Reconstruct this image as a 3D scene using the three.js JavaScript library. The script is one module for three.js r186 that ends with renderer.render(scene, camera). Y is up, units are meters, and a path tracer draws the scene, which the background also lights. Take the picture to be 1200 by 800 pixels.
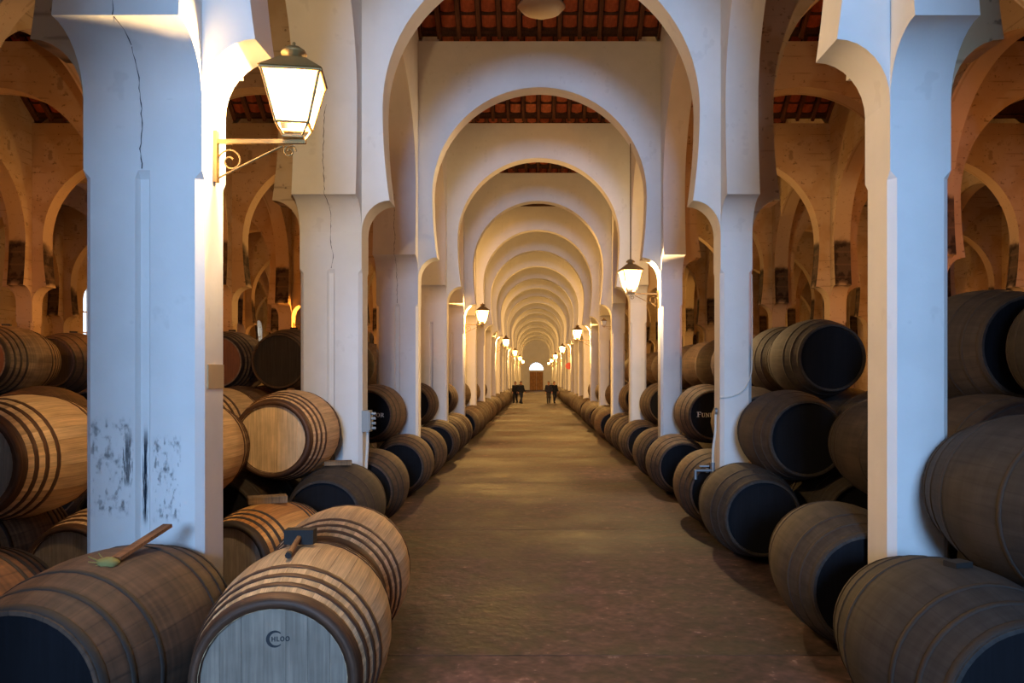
import * as THREE from 'three';
import { mergeGeometries, toCreasedNormals } from 'three/addons/utils/BufferGeometryUtils.js';
import { MarchingCubes } from 'three/addons/objects/MarchingCubes.js';
import { FontLoader } from 'three/addons/loaders/FontLoader.js';
import { TextGeometry } from 'three/addons/geometries/TextGeometry.js';
import { RectAreaLightUniformsLib } from 'three/addons/lights/RectAreaLightUniformsLib.js';

// ------------------------------------------------------------------ camera, sky, daylight, exposure
const EYE = 2.0, FOCAL = 940;                       // eye height (m), focal length in pixels of the 1200 x 800 frame
const scene = new THREE.Scene();
const camera = new THREE.PerspectiveCamera(2 * Math.atan(400 / FOCAL) * 180 / Math.PI, 1.5, 0.05, 400);
camera.position.set(0, EYE, 0);
camera.lookAt(0, EYE, -10);
camera.setViewOffset(1200, 800, -28, -41, 1200, 800); // a shifted lens keeps the pillars upright
scene.background = new THREE.Color().setRGB(1.9, 2.4, 3.1);
RectAreaLightUniformsLib.init();
const windowLight = new THREE.RectAreaLight(new THREE.Color().setRGB(0.31, 0.57, 1.0), 108, 3.4, 3.0); // daylight in the tall end window behind the photographer
windowLight.position.set(0.07, 5.0, 13.9);
windowLight.lookAt(0.07, 5.0, -10);
scene.add(windowLight);
const renderer = new THREE.WebGLRenderer();
renderer.toneMapping = THREE.LinearToneMapping;
renderer.toneMappingExposure = 1.0;
renderer.shadowMap.enabled = true;
const LAMP = new THREE.Color().setRGB(1.0, 0.585, 0.20), LAMP_CD = 72;
const NEARLAMP = new THREE.Color().setRGB(1.0, 0.73, 0.42);
const AMBER = new THREE.Color().setRGB(1.0, 0.36, 0.06), AMBER_CD = 11;

// ------------------------------------------------------------------ helpers
let seed = 7;
const rnd = () => ((seed = (seed * 1664525 + 1013904223) >>> 0) / 4294967296);
const rr = (a, b) => a + (b - a) * rnd();
const taken = {};
function numbered(name) { const n = taken[name] = (taken[name] ?? -1) + 1; return n ? `${name}_${String(n).padStart(3, '0')}` : name; }
function tag(o, label, category, group) { o.userData.label = label; o.userData.category = category; if (group) o.userData.group = group; return o; }
function mesh(name, geo, mat, parent) {
  const m = new THREE.Mesh(geo, mat); m.castShadow = m.receiveShadow = true;
  m.name = parent ? name : numbered(name); (parent || scene).add(m); return m;
}
function group(name, x = 0, y = 0, z = 0, ry = 0) { const g = new THREE.Group(); g.name = numbered(name); g.position.set(x, y, z); g.rotation.y = ry; scene.add(g); return g; }
function struct(o, label) { o.userData.kind = 'structure'; if (label) o.userData.label = label; return o; }
function box(w, h, d, x = 0, y = 0, z = 0) { const g = new THREE.BoxGeometry(w, h, d); metreUV(g); g.translate(x, y, z); return g; }
function metreUV(g) {                                // box uv in metres
  const p = g.attributes.position, n = g.attributes.normal, u = g.attributes.uv;
  for (let i = 0; i < p.count; i++) {
    const ax = Math.abs(n.getX(i)), ay = Math.abs(n.getY(i)), az = Math.abs(n.getZ(i));
    if (ax >= ay && ax >= az) u.setXY(i, p.getZ(i), p.getY(i)); else if (ay >= az) u.setXY(i, p.getX(i), p.getZ(i)); else u.setXY(i, p.getX(i), p.getY(i));
  }
  return g;
}
function tube(pts, r, seg = 24, rad = 6) { return new THREE.TubeGeometry(new THREE.CatmullRomCurve3(pts.map(p => new THREE.Vector3(...p))), seg, r, rad, false); }
function bar(a, b, r, rad = 6) {
  const A = new THREE.Vector3(...a), B = new THREE.Vector3(...b), d = B.clone().sub(A), g = new THREE.CylinderGeometry(r, r, d.length(), rad);
  g.applyQuaternion(new THREE.Quaternion().setFromUnitVectors(new THREE.Vector3(0, 1, 0), d.normalize()));
  return g.translate((A.x + B.x) / 2, (A.y + B.y) / 2, (A.z + B.z) / 2);
}
const merge = gs => mergeGeometries(gs.map(g => { const q = g.index ? g.toNonIndexed() : g; for (const k of Object.keys(q.attributes)) if (!['position', 'normal', 'uv'].includes(k)) q.deleteAttribute(k); return q; }));

// ------------------------------------------------------------------ textures (tiling noise)
function lattice(n, s) { const a = new Float32Array(n * n); let q = s >>> 0; for (let i = 0; i < n * n; i++) { q = (q * 1664525 + 1013904223) >>> 0; a[i] = q / 4294967296; } return a; }
function noise(N, fx, fy, s) {                       // one octave, N x N, tiles; fx, fy cells across
  const m = Math.max(fx, fy), L = lattice(m, s * 7919 + 13), out = new Float32Array(N * N);
  for (let y = 0; y < N; y++) {
    const v = y / N * fy, j = Math.floor(v), t = v - j, ty = t * t * (3 - 2 * t), j0 = j % fy, j1 = (j + 1) % fy;
    for (let x = 0; x < N; x++) {
      const u = x / N * fx, i = Math.floor(u), w = u - i, tx = w * w * (3 - 2 * w), i0 = i % fx, i1 = (i + 1) % fx;
      out[y * N + x] = (L[j0 * m + i0] * (1 - tx) + L[j0 * m + i1] * tx) * (1 - ty) + (L[j1 * m + i0] * (1 - tx) + L[j1 * m + i1] * tx) * ty;
    }
  }
  return out;
}
function fbm(N, fx, fy, oct, s, gain = 0.5) {
  const out = new Float32Array(N * N); let a = 1, tot = 0;
  for (let o = 0; o < oct; o++) { const n = noise(N, Math.min(N, fx << o), Math.min(N, fy << o), s + o * 31); for (let i = 0; i < out.length; i++) out[i] += a * n[i]; tot += a; a *= gain; }
  for (let i = 0; i < out.length; i++) out[i] /= tot;
  return out;
}
const sm = (a, b, x) => { const t = Math.min(1, Math.max(0, (x - a) / (b - a))); return t * t * (3 - 2 * t); };
function tex(N, fn, srgb = true) {
  const d = new Uint8Array(N * N * 4);
  for (let y = 0; y < N; y++) for (let x = 0; x < N; x++) { const c = fn(y * N + x, x / N, y / N), i = (y * N + x) * 4; d[i] = Math.max(0, Math.min(255, c[0])); d[i + 1] = Math.max(0, Math.min(255, c[1])); d[i + 2] = Math.max(0, Math.min(255, c[2])); d[i + 3] = 255; }
  const t = new THREE.DataTexture(d, N, N); t.wrapS = t.wrapT = THREE.RepeatWrapping; t.magFilter = THREE.LinearFilter; t.minFilter = THREE.LinearMipmapLinearFilter;
  if (srgb) t.colorSpace = THREE.SRGBColorSpace; t.needsUpdate = true; return t;
}
const rep = (t, x, y) => { t.repeat.set(x, y); return t; };
const grey = v => [v * 255, v * 255, v * 255];

const n512a = fbm(512, 4, 4, 6, 1), n512b = fbm(512, 16, 16, 5, 5), n512c = fbm(512, 2, 2, 4, 9);
// clean lime plaster
const plasterMap = rep(tex(512, i => { const v = 222 + (n512a[i] - 0.5) * 14 + (n512b[i] - 0.5) * 8 - 9 * sm(0.72, 0.82, n512b[i]); return [v, v - 1.5, v - 5]; }), 0.4, 0.4);
const plasterBump = rep(tex(512, i => grey(0.5 + (n512a[i] - 0.5) * 0.6 + (n512b[i] - 0.5) * 0.5), false), 0.8, 0.8);
const plaster = new THREE.MeshStandardMaterial({ map: plasterMap, bumpMap: plasterBump, bumpScale: 0.004, roughness: 0.85 });
// weathered plaster of the side aisles: ochre patches, pits and short dark marks along the hidden brick courses
const wLong = fbm(1024, 6, 60, 4, 21), wBig = fbm(1024, 5, 5, 6, 22), wPit = fbm(1024, 48, 64, 4, 23), wMid = fbm(1024, 14, 14, 5, 24);
const wornMap = rep(tex(1024, (i, u, v) => {
  const course = Math.exp(-(((v * 20) % 1 - 0.5) ** 2) * 160) * sm(0.58, 0.70, wLong[i]);
  const d = Math.min(1, course * 0.28 + sm(0.74, 0.82, wPit[i]) * 0.4 + sm(0.70, 0.80, wMid[i]) * 0.28), o = sm(0.42, 0.66, wBig[i]);
  return [(192 - o * 12) * (1 - d * 0.66), (170 - o * 16) * (1 - d * 0.72), (142 - o * 22) * (1 - d * 0.76)];
}), 0.33, 0.33);
const wornBump = rep(tex(1024, i => grey(0.6 - 0.4 * sm(0.7, 0.8, wPit[i]) + (wMid[i] - 0.5) * 0.4), false), 0.33, 0.33);
const worn = new THREE.MeshStandardMaterial({ map: wornMap, bumpMap: wornBump, bumpScale: 0.012, roughness: 0.92 });
// intrados of the side arches: black mould with a ragged outline on the brick just above the springing (v in metres of height)
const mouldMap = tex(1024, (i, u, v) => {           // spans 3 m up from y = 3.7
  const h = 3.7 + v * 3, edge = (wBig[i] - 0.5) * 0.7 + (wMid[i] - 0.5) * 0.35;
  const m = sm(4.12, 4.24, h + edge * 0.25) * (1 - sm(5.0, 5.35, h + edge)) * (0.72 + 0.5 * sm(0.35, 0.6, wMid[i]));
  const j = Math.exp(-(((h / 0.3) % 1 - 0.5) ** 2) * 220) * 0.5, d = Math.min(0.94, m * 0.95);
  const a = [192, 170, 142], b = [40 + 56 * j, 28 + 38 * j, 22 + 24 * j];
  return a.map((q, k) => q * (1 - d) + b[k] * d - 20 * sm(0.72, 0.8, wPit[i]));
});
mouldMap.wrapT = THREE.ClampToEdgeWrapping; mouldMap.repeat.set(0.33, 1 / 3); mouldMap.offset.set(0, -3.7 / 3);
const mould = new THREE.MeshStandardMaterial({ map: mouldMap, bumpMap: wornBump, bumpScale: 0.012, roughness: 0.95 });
// trodden earth-brown floor
const fA = fbm(1024, 5, 5, 6, 41), fB = fbm(1024, 40, 40, 5, 42), fS = fbm(1024, 3, 26, 5, 43), fC = fbm(1024, 90, 90, 3, 44);
const floorMap = rep(tex(1024, i => {
  const k = 0.86 + (fA[i] - 0.5) * 1.2 + (fS[i] - 0.5) * 0.4 + (fB[i] - 0.5) * 0.9 + (fC[i] - 0.5) * 0.6, chalk = sm(0.80, 0.86, fB[i]) * 40 + sm(0.80, 0.86, fC[i]) * 30;
  return [80 * k + chalk, 59 * k + chalk, 54 * k + chalk];
}), 0.21, 0.21);
const floorRough = rep(tex(1024, i => grey(0.76 + (fA[i] - 0.5) * 0.4 + (fB[i] - 0.5) * 0.2), false), 0.21, 0.21);
const floorBump = rep(tex(1024, i => grey(0.5 + (fB[i] - 0.5) * 0.8 + (fC[i] - 0.5) * 0.6), false), 0.21, 0.21);
const floorMat = new THREE.MeshStandardMaterial({ map: floorMap, roughnessMap: floorRough, roughness: 1, bumpMap: floorBump, bumpScale: 0.006 });
const earth = new THREE.MeshStandardMaterial({ color: 0x2a211b, roughness: 1 });
// barrels: u runs round the barrel (30 staves), v along it
const STAVES = 30, bL = fbm(512, 60, 5, 4, 61), bP = fbm(512, 6, 5, 5, 62), bG = fbm(512, 150, 8, 3, 63), bC = fbm(512, 3, 70, 4, 64), bV = lattice(STAVES, 99);
function barrelTex(c, dust, amt, vary, lo = 0.5, hi = 0.7) {
  return tex(512, (i, u, v) => {
    const s = Math.floor(u * STAVES) % STAVES, k = 1 + (bV[s * 3] - 0.5) * vary + (bG[i] - 0.5) * 0.35 + (bL[i] - 0.5) * 0.3 + (bC[i] - 0.5) * 0.4;
    const seam = 1 - 0.16 * (Math.abs(((u * STAVES) % 1) - 0.5) > 0.47 ? 1 : 0);
    const d = sm(lo, hi, bP[i] * 0.75 + bL[i] * 0.25) * amt;
    return c.map((q, n) => (q * k * (1 - d) + dust[n] * d) * seam);
  });
}
const barrelBump = tex(512, (i, u) => grey((Math.abs(((u * STAVES) % 1) - 0.5) > 0.46 ? 0.42 : 0.6) + (bG[i] - 0.5) * 0.5), false);
const wood = (map, rough = 0.8, bump = 0.004) => new THREE.MeshStandardMaterial({ map, bumpMap: barrelBump, bumpScale: bump, roughness: rough });
const BODY = {
  black: wood(barrelTex([52, 46, 42], [80, 68, 58], 0.5, 0.08), 0.8, 0.002), soot: wood(barrelTex([46, 44, 43], [70, 64, 60], 0.5, 0.08), 0.8, 0.002),
  brown: wood(barrelTex([80, 60, 46], [108, 82, 60], 0.5, 0.12), 0.75, 0.003), umber: wood(barrelTex([116, 78, 48], [150, 104, 62], 0.6, 0.25)),
  old: wood(barrelTex([168, 112, 60], [118, 78, 46], 0.7, 0.3)), grime: wood(barrelTex([120, 100, 76], [84, 70, 54], 0.7, 0.25)),
};
const hA = fbm(512, 90, 4, 4, 71), hB = fbm(512, 5, 5, 5, 72);
const headTex = (c, v = 0.3) => tex(512, i => { const k = 1 + (hA[i] - 0.5) * v + (hB[i] - 0.5) * 0.35; return c.map(q => q * k); });
const oakHead = headTex([206, 180, 144]), greyHead = headTex([140, 128, 114]), redHead = headTex([124, 78, 46]), inkHead = headTex([17, 18, 23], 0.5), tarHead = headTex([52, 44, 42], 0.5);
const HEAD = {};
for (const [k, t] of Object.entries({ oak: oakHead, pale: greyHead, red: redHead, ink: inkHead, tar: tarHead })) HEAD[k] = new THREE.MeshPhysicalMaterial({ map: t, roughness: 0.8, specularIntensity: k === 'ink' ? 0.35 : 0.7 });
const staveTone = [[204, 174, 136], [198, 167, 127], [208, 180, 144], [202, 171, 132], [192, 160, 120]].map(c => new THREE.MeshStandardMaterial({ map: rep(headTex(c, 0.35), 2, 1), roughness: 0.78 }));
const oldTone = [[186, 134, 74], [164, 112, 58], [198, 148, 86]].map(c => new THREE.MeshStandardMaterial({ map: rep(headTex(c, 0.45), 2, 1), roughness: 0.82 }));
const rustTex = tex(512, i => { const k = 1 + (n512b[i] - 0.5) * 0.7; return [84 * k, 58 * k, 42 * k]; });
const ironTex = tex(512, i => { const k = 1 + (n512b[i] - 0.5) * 0.6; return [56 * k, 46 * k, 40 * k]; });
const HOOP = { rust: new THREE.MeshStandardMaterial({ map: rustTex, roughness: 0.6, metalness: 0.3 }), iron: new THREE.MeshStandardMaterial({ map: ironTex, roughness: 0.65, metalness: 0.3 }), tarred: new THREE.MeshStandardMaterial({ color: 0x342d28, roughness: 0.8 }) };
const cork = new THREE.MeshStandardMaterial({ color: 0x6b4a2c, roughness: 0.9 }), blackWood = new THREE.MeshStandardMaterial({ color: 0x191716, roughness: 0.7 });
const slat = new THREE.MeshStandardMaterial({ map: rep(headTex([150, 108, 66], 0.5), 1, 1), roughness: 0.8 });
const roofTimber = new THREE.MeshStandardMaterial({ map: rep(headTex([74, 44, 28], 0.5), 1, 1), roughness: 0.9 });
const rafterMat = new THREE.MeshStandardMaterial({ map: rep(headTex([112, 68, 42], 0.5), 1, 1), roughness: 0.9 });
const terra = [[206, 108, 66], [188, 94, 58], [216, 124, 78]].map(c => new THREE.MeshStandardMaterial({ map: headTex(c, 0.25), roughness: 0.9 }));
const brass = new THREE.MeshStandardMaterial({ color: 0xa8854a, roughness: 0.45, metalness: 0.6 });
const steel = new THREE.MeshStandardMaterial({ color: 0x8d9296, roughness: 0.4, metalness: 0.7 });
const greyPlastic = new THREE.MeshStandardMaterial({ color: 0x8f979b, roughness: 0.6 }), whitePaint = new THREE.MeshStandardMaterial({ color: 0xcfccc4, roughness: 0.6 });
const crackMat = new THREE.MeshStandardMaterial({ color: 0x4a4a4e, roughness: 1 });

// ------------------------------------------------------------------ the grid of pillars
const D = 4.71, P = 0.39, CORBEL = 0.34, BEAK = 4.16, SPRING = 5.30, TOP = 8.08, STOP = 3.27, SLOT = 0.256, RISE = 1.75;
const zf = k => 0.426 + D * k;                       // depth of the front faces of pillar line k
const zc = k => -(zf(k) + P / 2);
const XR = 2.268, XL = -2.138, DOUBLE = 0.76, CLEAR = XR - XL;
const rowsR = [0, 1, 2, 3].map(i => XR + P / 2 + i * (CLEAR + P));
const rowsL = [XL - DOUBLE / 2, ...[0, 1, 2].map(i => XL - DOUBLE - CLEAR - P / 2 - i * (CLEAR + P))];
const KMAX = [25, 17, 13, 12];                       // last line built in each row, counted from the central aisle
function archShape(S, gable) {
  const s = new THREE.Shape(), half = S / 2, r = half - SLOT, pts = [];
  for (let i = 0; i <= 8; i++) { const t = i / 8 * Math.PI / 2; pts.push([CORBEL * (1 - Math.cos(t)), BEAK - 0.39 + 0.39 * Math.sin(t)]); }
  const R = ((SPRING - BEAK) ** 2 + (CORBEL - SLOT) ** 2) / (2 * (CORBEL - SLOT));
  for (let i = 1; i <= 8; i++) { const y = BEAK + (SPRING - BEAK) * i / 8; pts.push([SLOT + R - Math.sqrt(R * R - (SPRING - y) ** 2), y]); }
  for (let i = 1; i <= 20; i++) { const t = i / 20 * Math.PI / 2; pts.push([half - r * Math.cos(t), SPRING + r * Math.sin(t)]); }
  const all = [...pts, ...pts.slice(0, -1).reverse().map(([x, y]) => [S - x, y])];
  s.moveTo(0, TOP);
  for (const [x, y] of all) s.lineTo(x, y);
  s.lineTo(S, TOP);
  if (gable) { s.lineTo(S + P / 2, TOP); s.lineTo(half, TOP + RISE); s.lineTo(-P / 2, TOP); }
  return s;
}
function archGeo(S, thick, gable) {
  const g0 = new THREE.ExtrudeGeometry(archShape(S, gable), { depth: thick, bevelEnabled: false });
  const p = g0.attributes.position, n = g0.attributes.normal, u = g0.attributes.uv;
  for (let i = 0; i < p.count; i++) if (Math.abs(n.getZ(i)) < 0.5) u.setXY(i, p.getZ(i) + (p.getX(i) > S / 2 ? 0.7 : 0), p.getY(i));
  const groups = g0.groups.slice(), g = toCreasedNormals(g0, 0.5); g.clearGroups(); for (const q of groups) g.addGroup(q.start, q.count, q.materialIndex);
  return g.translate(-S / 2, 0, -thick / 2);
}
function pillarGeo(w, d, groove) {                   // a shaft with chamfered corners up to STOP, square above
  const c = 0.045, out = [], quad = (a, b, e, f) => out.push(a, b, e, a, e, f);
  const plan = k => {                                // k = 1: chamfered, 0: square; counter-clockwise seen from above
    const x = w / 2, z = d / 2, q = c * k, gw = 0.05, gd = 0.035 * k, P2 = [];
    const side = (ax, az, bx, bz, g) => {
      P2.push([ax, az]);
      if (g) { const nx = az > 0 ? 0 : 0, s = Math.sign(az); P2.push([-s * -gw * -1 * s * s, az], [-s * gw * 0.55 * 1, az - s * gd], [s * gw * 0.55, az - s * gd], [s * gw, az]); }
      P2.push([bx, bz]);
    };
    side(-x + q, z, x - q, z, false); side(x, z - q, x, -z + q, false); side(x - q, -z, -x + q, -z, false); side(-x, -z + q, -x, z - q, false);
    return P2;
  };
  const planG = k => {                               // with a channel down the middle of the front and back faces
    const x = w / 2, z = d / 2, q = c * k, gw = 0.048, gi = 0.028, gd = 0.034 * k;
    return [[-x + q, z], [-gw, z], [-gi, z - gd], [gi, z - gd], [gw, z], [x - q, z], [x, z - q], [x, -z + q], [x - q, -z], [gw, -z], [gi, -z + gd], [-gi, -z + gd], [-gw, -z], [-x + q, -z], [-x, -z + q], [-x, z - q]];
  };
  const pl = groove ? planG : plan, A = pl(1), B = pl(0), n = A.length;
  for (const [lo, hi, ya, yb] of [[A, A, 0, STOP], [A, B, STOP, STOP + 0.05], [B, B, STOP + 0.05, TOP]])
    for (let i = 0; i < n; i++) { const j = (i + 1) % n; quad([lo[i][0], ya, lo[i][1]], [lo[j][0], ya, lo[j][1]], [hi[j][0], yb, hi[j][1]], [hi[i][0], yb, hi[i][1]]); }
  const top = B.map(([x, z]) => [x, TOP, z]);
  for (let i = 1; i < n - 1; i++) out.push(top[0], top[i], top[i + 1]);
  const g = new THREE.BufferGeometry();
  g.setAttribute('position', new THREE.Float32BufferAttribute(out.flat(), 3)); g.computeVertexNormals();
  g.setAttribute('uv', new THREE.Float32BufferAttribute(new Float32Array(out.length * 2), 2));
  return metreUV(g);
}
const pillarG = pillarGeo(P, P, false), doubleG = pillarGeo(DOUBLE, P, true);
const crossG = archGeo(CLEAR, P, false), longG = archGeo(D - P, P, true).rotateY(Math.PI / 2), longDoubleG = archGeo(D - P, DOUBLE, true).rotateY(Math.PI / 2);
function pillar(x, k, dbl, mat, label) { const m = mesh('pillar', dbl ? doubleG : pillarG, mat); m.position.set(x, 0, zc(k)); m.userData.group = dbl ? 'double white pillars beside the aisle' : 'white pillars of the arcades'; return struct(m, label); }
const LBL = {
  dbl: 'wide white plastered pillar with a groove down its middle beside the aisle', sgl: 'slender white plastered square pillar with chamfered edges beside the aisle',
  worn: 'weathered ochre plastered pillar standing in a side aisle',
};
for (const [rows, side] of [[rowsL, -1], [rowsR, 1]]) rows.forEach((x, r) => {
  for (let k = r < 2 ? -3 : -1; k <= KMAX[r]; k++) {
    const dbl = side < 0 && r === 0, mat = r === 0 ? plaster : worn;
    pillar(x, k, dbl, mat, k === 1 && r === 0 ? (dbl ? 'wide blue-lit white pillar with a scuffed black smear, holding a bright lantern' : 'slender blue-lit white pillar with a pale chamfered edge, tall barrels at its right')
      : k === 2 && r === 0 ? (dbl ? 'wide white pillar with a grey switch box on its side' : 'slender white pillar with a white cable looped across it') : r === 0 ? (dbl ? LBL.dbl : LBL.sgl) : LBL.worn);
    if (k < KMAX[r]) {
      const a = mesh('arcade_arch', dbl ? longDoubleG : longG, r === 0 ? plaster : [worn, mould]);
      a.position.set(x, 0, zc(k) - D / 2); a.userData.group = 'arches along the arcades';
      struct(a, r === 0 ? 'white horseshoe arch of the arcade running along the aisle' : 'weathered horseshoe arch of a side arcade with dark mould');
    }
    // the arch across the aisle on the outer side of this row
    if (r < 3) {
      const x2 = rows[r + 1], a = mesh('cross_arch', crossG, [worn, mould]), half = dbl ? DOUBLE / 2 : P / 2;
      a.position.set(x + side * (half + CLEAR / 2), 0, zc(k)); a.userData.group = 'horseshoe arches across the side aisles';
      struct(a, 'weathered horseshoe arch spanning a side aisle');
    }
  }
});
for (let k = -3; k <= 25; k++) {
  const a = mesh('cross_arch', crossG, plaster); a.position.set((XL + XR) / 2, 0, zc(k));
  struct(a, 'white horseshoe arch with pointed corbels spanning the central aisle'); a.userData.group = 'horseshoe arches over the central aisle';
}
// cracks down the joint of the double pillars: thin irregular slits
function crackGeo(y0, y1, w) {
  const pos = [], n = 60, L = [], b = BEAK - 0.39; let x = 0;
  const depth = y => y < b ? 0 : y < BEAK ? CORBEL * (1 - Math.sqrt(Math.max(0, 1 - ((y - b) / 0.39) ** 2))) : CORBEL - (CORBEL - SLOT) * (1 - ((SPRING - y) / (SPRING - BEAK)) ** 2);
  for (let i = 0; i <= n; i++) { x += rr(-0.009, 0.009); x *= 0.93; const y = y0 + (y1 - y0) * i / n, h = w * rr(0.2, 1); L.push([x - h, x + h, y, depth(y) + 0.002]); }
  for (let i = 0; i < n; i++) { const [a, c, y, z] = L[i], [d, e, Y, Z] = L[i + 1]; pos.push(a, y, z, c, y, z, e, Y, Z, a, y, z, e, Y, Z, d, Y, Z); }
  const g = new THREE.BufferGeometry(); g.setAttribute('position', new THREE.Float32BufferAttribute(pos, 3)); g.computeVertexNormals();
  return g;
}
scene.children.filter(o => o.name.startsWith('pillar') && o.geometry === doubleG && o.position.z < -4 && o.position.z > -16).forEach((p, i) => {
  const m = mesh('crack', crackGeo(STOP + 0.06, 5.25, i ? 0.005 : 0.004), crackMat, p); m.position.z = P / 2;
  if (i) return;                                     // scuffs and the black smear on the first wide pillar
  const alpha = (fn) => { const t = tex(256, fn, false); t.wrapS = t.wrapT = THREE.ClampToEdgeWrapping; return t; };
  const nA = fbm(256, 14, 18, 5, 81), nB = fbm(256, 3, 3, 4, 82), nS = fbm(256, 12, 5, 5, 83);
  const edge = (u, v) => sm(0, 0.12, u) * sm(0, 0.12, 1 - u) * sm(0, 0.14, v) * sm(0, 0.14, 1 - v);
  const scuff = new THREE.MeshStandardMaterial({ color: 0x3a3c42, roughness: 1, transparent: true, alphaMap: alpha((i, u, v) => grey(edge(u, v) * Math.min(0.45, sm(0.42, 0.72, nA[i]) * sm(0.36, 0.62, nB[i]) * 0.32 + sm(0.66, 0.74, nA[i]) * 0.22))) });
  const smearMat = top => new THREE.MeshStandardMaterial({ color: 0x1a2836, roughness: 0.9, transparent: true, alphaMap: alpha((i, u, v) => { const mid = 1 - Math.abs(u - 0.5) * 2; return grey(top * sm(0.02, 0.2, v) * sm(0.0, 0.3, 1 - v) * sm(0.25, 0.75, mid * 0.8 + (nS[i] - 0.5) * 1.1 + (nA[i] - 0.5) * 0.6)); }) });
  const put = (name, w, h, x, y, z, mat) => mesh(name, new THREE.PlaneGeometry(w, h), mat, p).position.set(x, y, P / 2 + z);
  put('scuff_mark', 0.3, 0.68, -0.21, 1.42, 0.0015, scuff); put('scuff_mark', 0.2, 0.6, 0.155, 1.34, 0.0015, scuff);
  put('black_smear', 0.054, 0.7, 0, 1.36, -0.034 + 0.0015, smearMat(0.95)); put('black_smear', 0.1, 0.4, -0.098, 1.47, 0.002, smearMat(0.55));
  mesh('repair_patch', box(0.006, 0.16, 0.26, DOUBLE / 2 + 0.003, 2.0, -0.02), new THREE.MeshStandardMaterial({ color: 0xb09a76, roughness: 0.9 }), p);
});

// ------------------------------------------------------------------ floor
const floor = struct(group('floor'), 'dark brown trodden floor of the hall'); 
mesh('subsoil', box(40.2, 0.1, 142, 0, -0.16, -48), earth, floor);
for (let k = -5; k < 26; k++) {
  const z0 = -(5.75 + D * (k - 1)), g = new THREE.BoxGeometry(40, 0.11, D - 0.014); metreUV(g);
  const u = g.attributes.uv; const du = rnd(), dv = rnd(); for (let i = 0; i < u.count; i++) u.setXY(i, u.getX(i) + du * 9, u.getY(i) + dv * 9);
  const m = mesh('floor_slab', g, floorMat, floor); m.position.set(0, -0.055, z0 - D / 2);
}
// ------------------------------------------------------------------ outer walls
const XWL = rowsL[3] - P / 2, XWR = rowsR[3] + P / 2, ZB = 14.2, ZE = -(zf(25) + 0.5);
const wallMat = worn;
const midX = (XWL + XWR) / 2, spanX = XWR - XWL;
function wallWithHole(w, h, hole) {
  const s = new THREE.Shape([[-w / 2, 0], [w / 2, 0], [w / 2, h], [-w / 2, h]].map(p => new THREE.Vector2(...p)));
  for (const q of hole) s.holes.push(q);
  return new THREE.ExtrudeGeometry(s, { depth: 0.4, bevelEnabled: false }).translate(0, 0, -0.2);
}
const rectHole = (x, y, w, h) => new THREE.Path([[x - w / 2, y], [x - w / 2, y + h], [x + w / 2, y + h], [x + w / 2, y]].map(p => new THREE.Vector2(...p)));
const winZ = [4, 6, 8, 10, 12].map(k => zc(k) - D / 2), archPath = (P2, x, y, w, h) => { P2.moveTo(x - w / 2, y); P2.lineTo(x - w / 2, y + h); P2.absarc(x, y + h, w / 2, Math.PI, 0, true); P2.lineTo(x + w / 2, y); P2.lineTo(x - w / 2, y); return P2; };
const wl = struct(mesh('wall_left', wallWithHole(141, 10.2, winZ.map(z => archPath(new THREE.Path(), z + 49, 3.0, 1.2, 1.9))), wallMat), 'far side wall of the hall with tall round-headed windows');
wl.position.set(XWL - 0.2, 0, -49); wl.rotation.y = -Math.PI / 2;
winZ.forEach((z, i) => { const w = struct(group(`window_${i + 2}`, XWL - 0.2, 0, z, -Math.PI / 2), 'round-headed window in the far left wall');
  mesh('pane', new THREE.ShapeGeometry(archPath(new THREE.Shape(), 0, 3.0, 1.2, 1.9), 12), new THREE.MeshPhysicalMaterial({ color: 0xffffff, transmission: 1, thickness: 0, roughness: 0.02 }), w);
  mesh('window_frame', merge([box(0.05, 2.4, 0.06, 0, 4.2, 0), box(1.2, 0.05, 0.06, 0, 3.7, 0), box(1.2, 0.05, 0.06, 0, 4.5, 0)]), whitePaint, w); });
const wr = struct(mesh('wall_right', box(0.4, 10.2, 141, XWR + 0.2, 5.1, -49), wallMat), 'far side wall of the hall');
const back = struct(mesh('wall_back', wallWithHole(spanX + 0.8, 10.2, [rectHole(0.07 - midX, 3.5, 3.4, 3.0)]), plaster), 'end wall with a tall window behind the photographer'); back.position.set(midX, 0, ZB);
const arcHole = () => { const p = new THREE.Path(); p.moveTo(1.05 - midX + 0.07, 2.95); p.absarc(0.07 - midX, 2.95, 1.05, 0, Math.PI, false); p.lineTo(1.05 - midX + 0.07, 2.95); return p; };
const front = struct(mesh('wall_front', wallWithHole(spanX + 0.8, 10.2, [arcHole()]), plaster), 'far end wall with a bright half-round window'); front.position.set(midX, 0, ZE);
const win = struct(group('window_1', 0.07, 2.95, ZE), 'bright half-round fanlight over the far door');
{ const s = new THREE.Shape(); s.absarc(0, 0, 1.05, 0, Math.PI, false);
  mesh('pane', new THREE.ShapeGeometry(s, 20), new THREE.MeshPhysicalMaterial({ color: 0xffffff, transmission: 1, thickness: 0, roughness: 0.02 }), win);
  mesh('window_frame', merge([...[0, 1, 2, 3, 4].map(i => bar([0, 0, 0], [1.03 * Math.cos(i * Math.PI / 4), 1.03 * Math.sin(i * Math.PI / 4), 0], 0.025)), box(2.1, 0.06, 0.08)]), whitePaint, win); }
const endWin = struct(group('window_7', 0.07, 3.5, ZB + 0.05), 'tall end window behind the photographer');
mesh('pane', new THREE.PlaneGeometry(3.4, 3).translate(0, 1.5, 0), new THREE.MeshPhysicalMaterial({ color: 0xffffff, transmission: 1, thickness: 0, roughness: 0.02 }), endWin);
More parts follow.
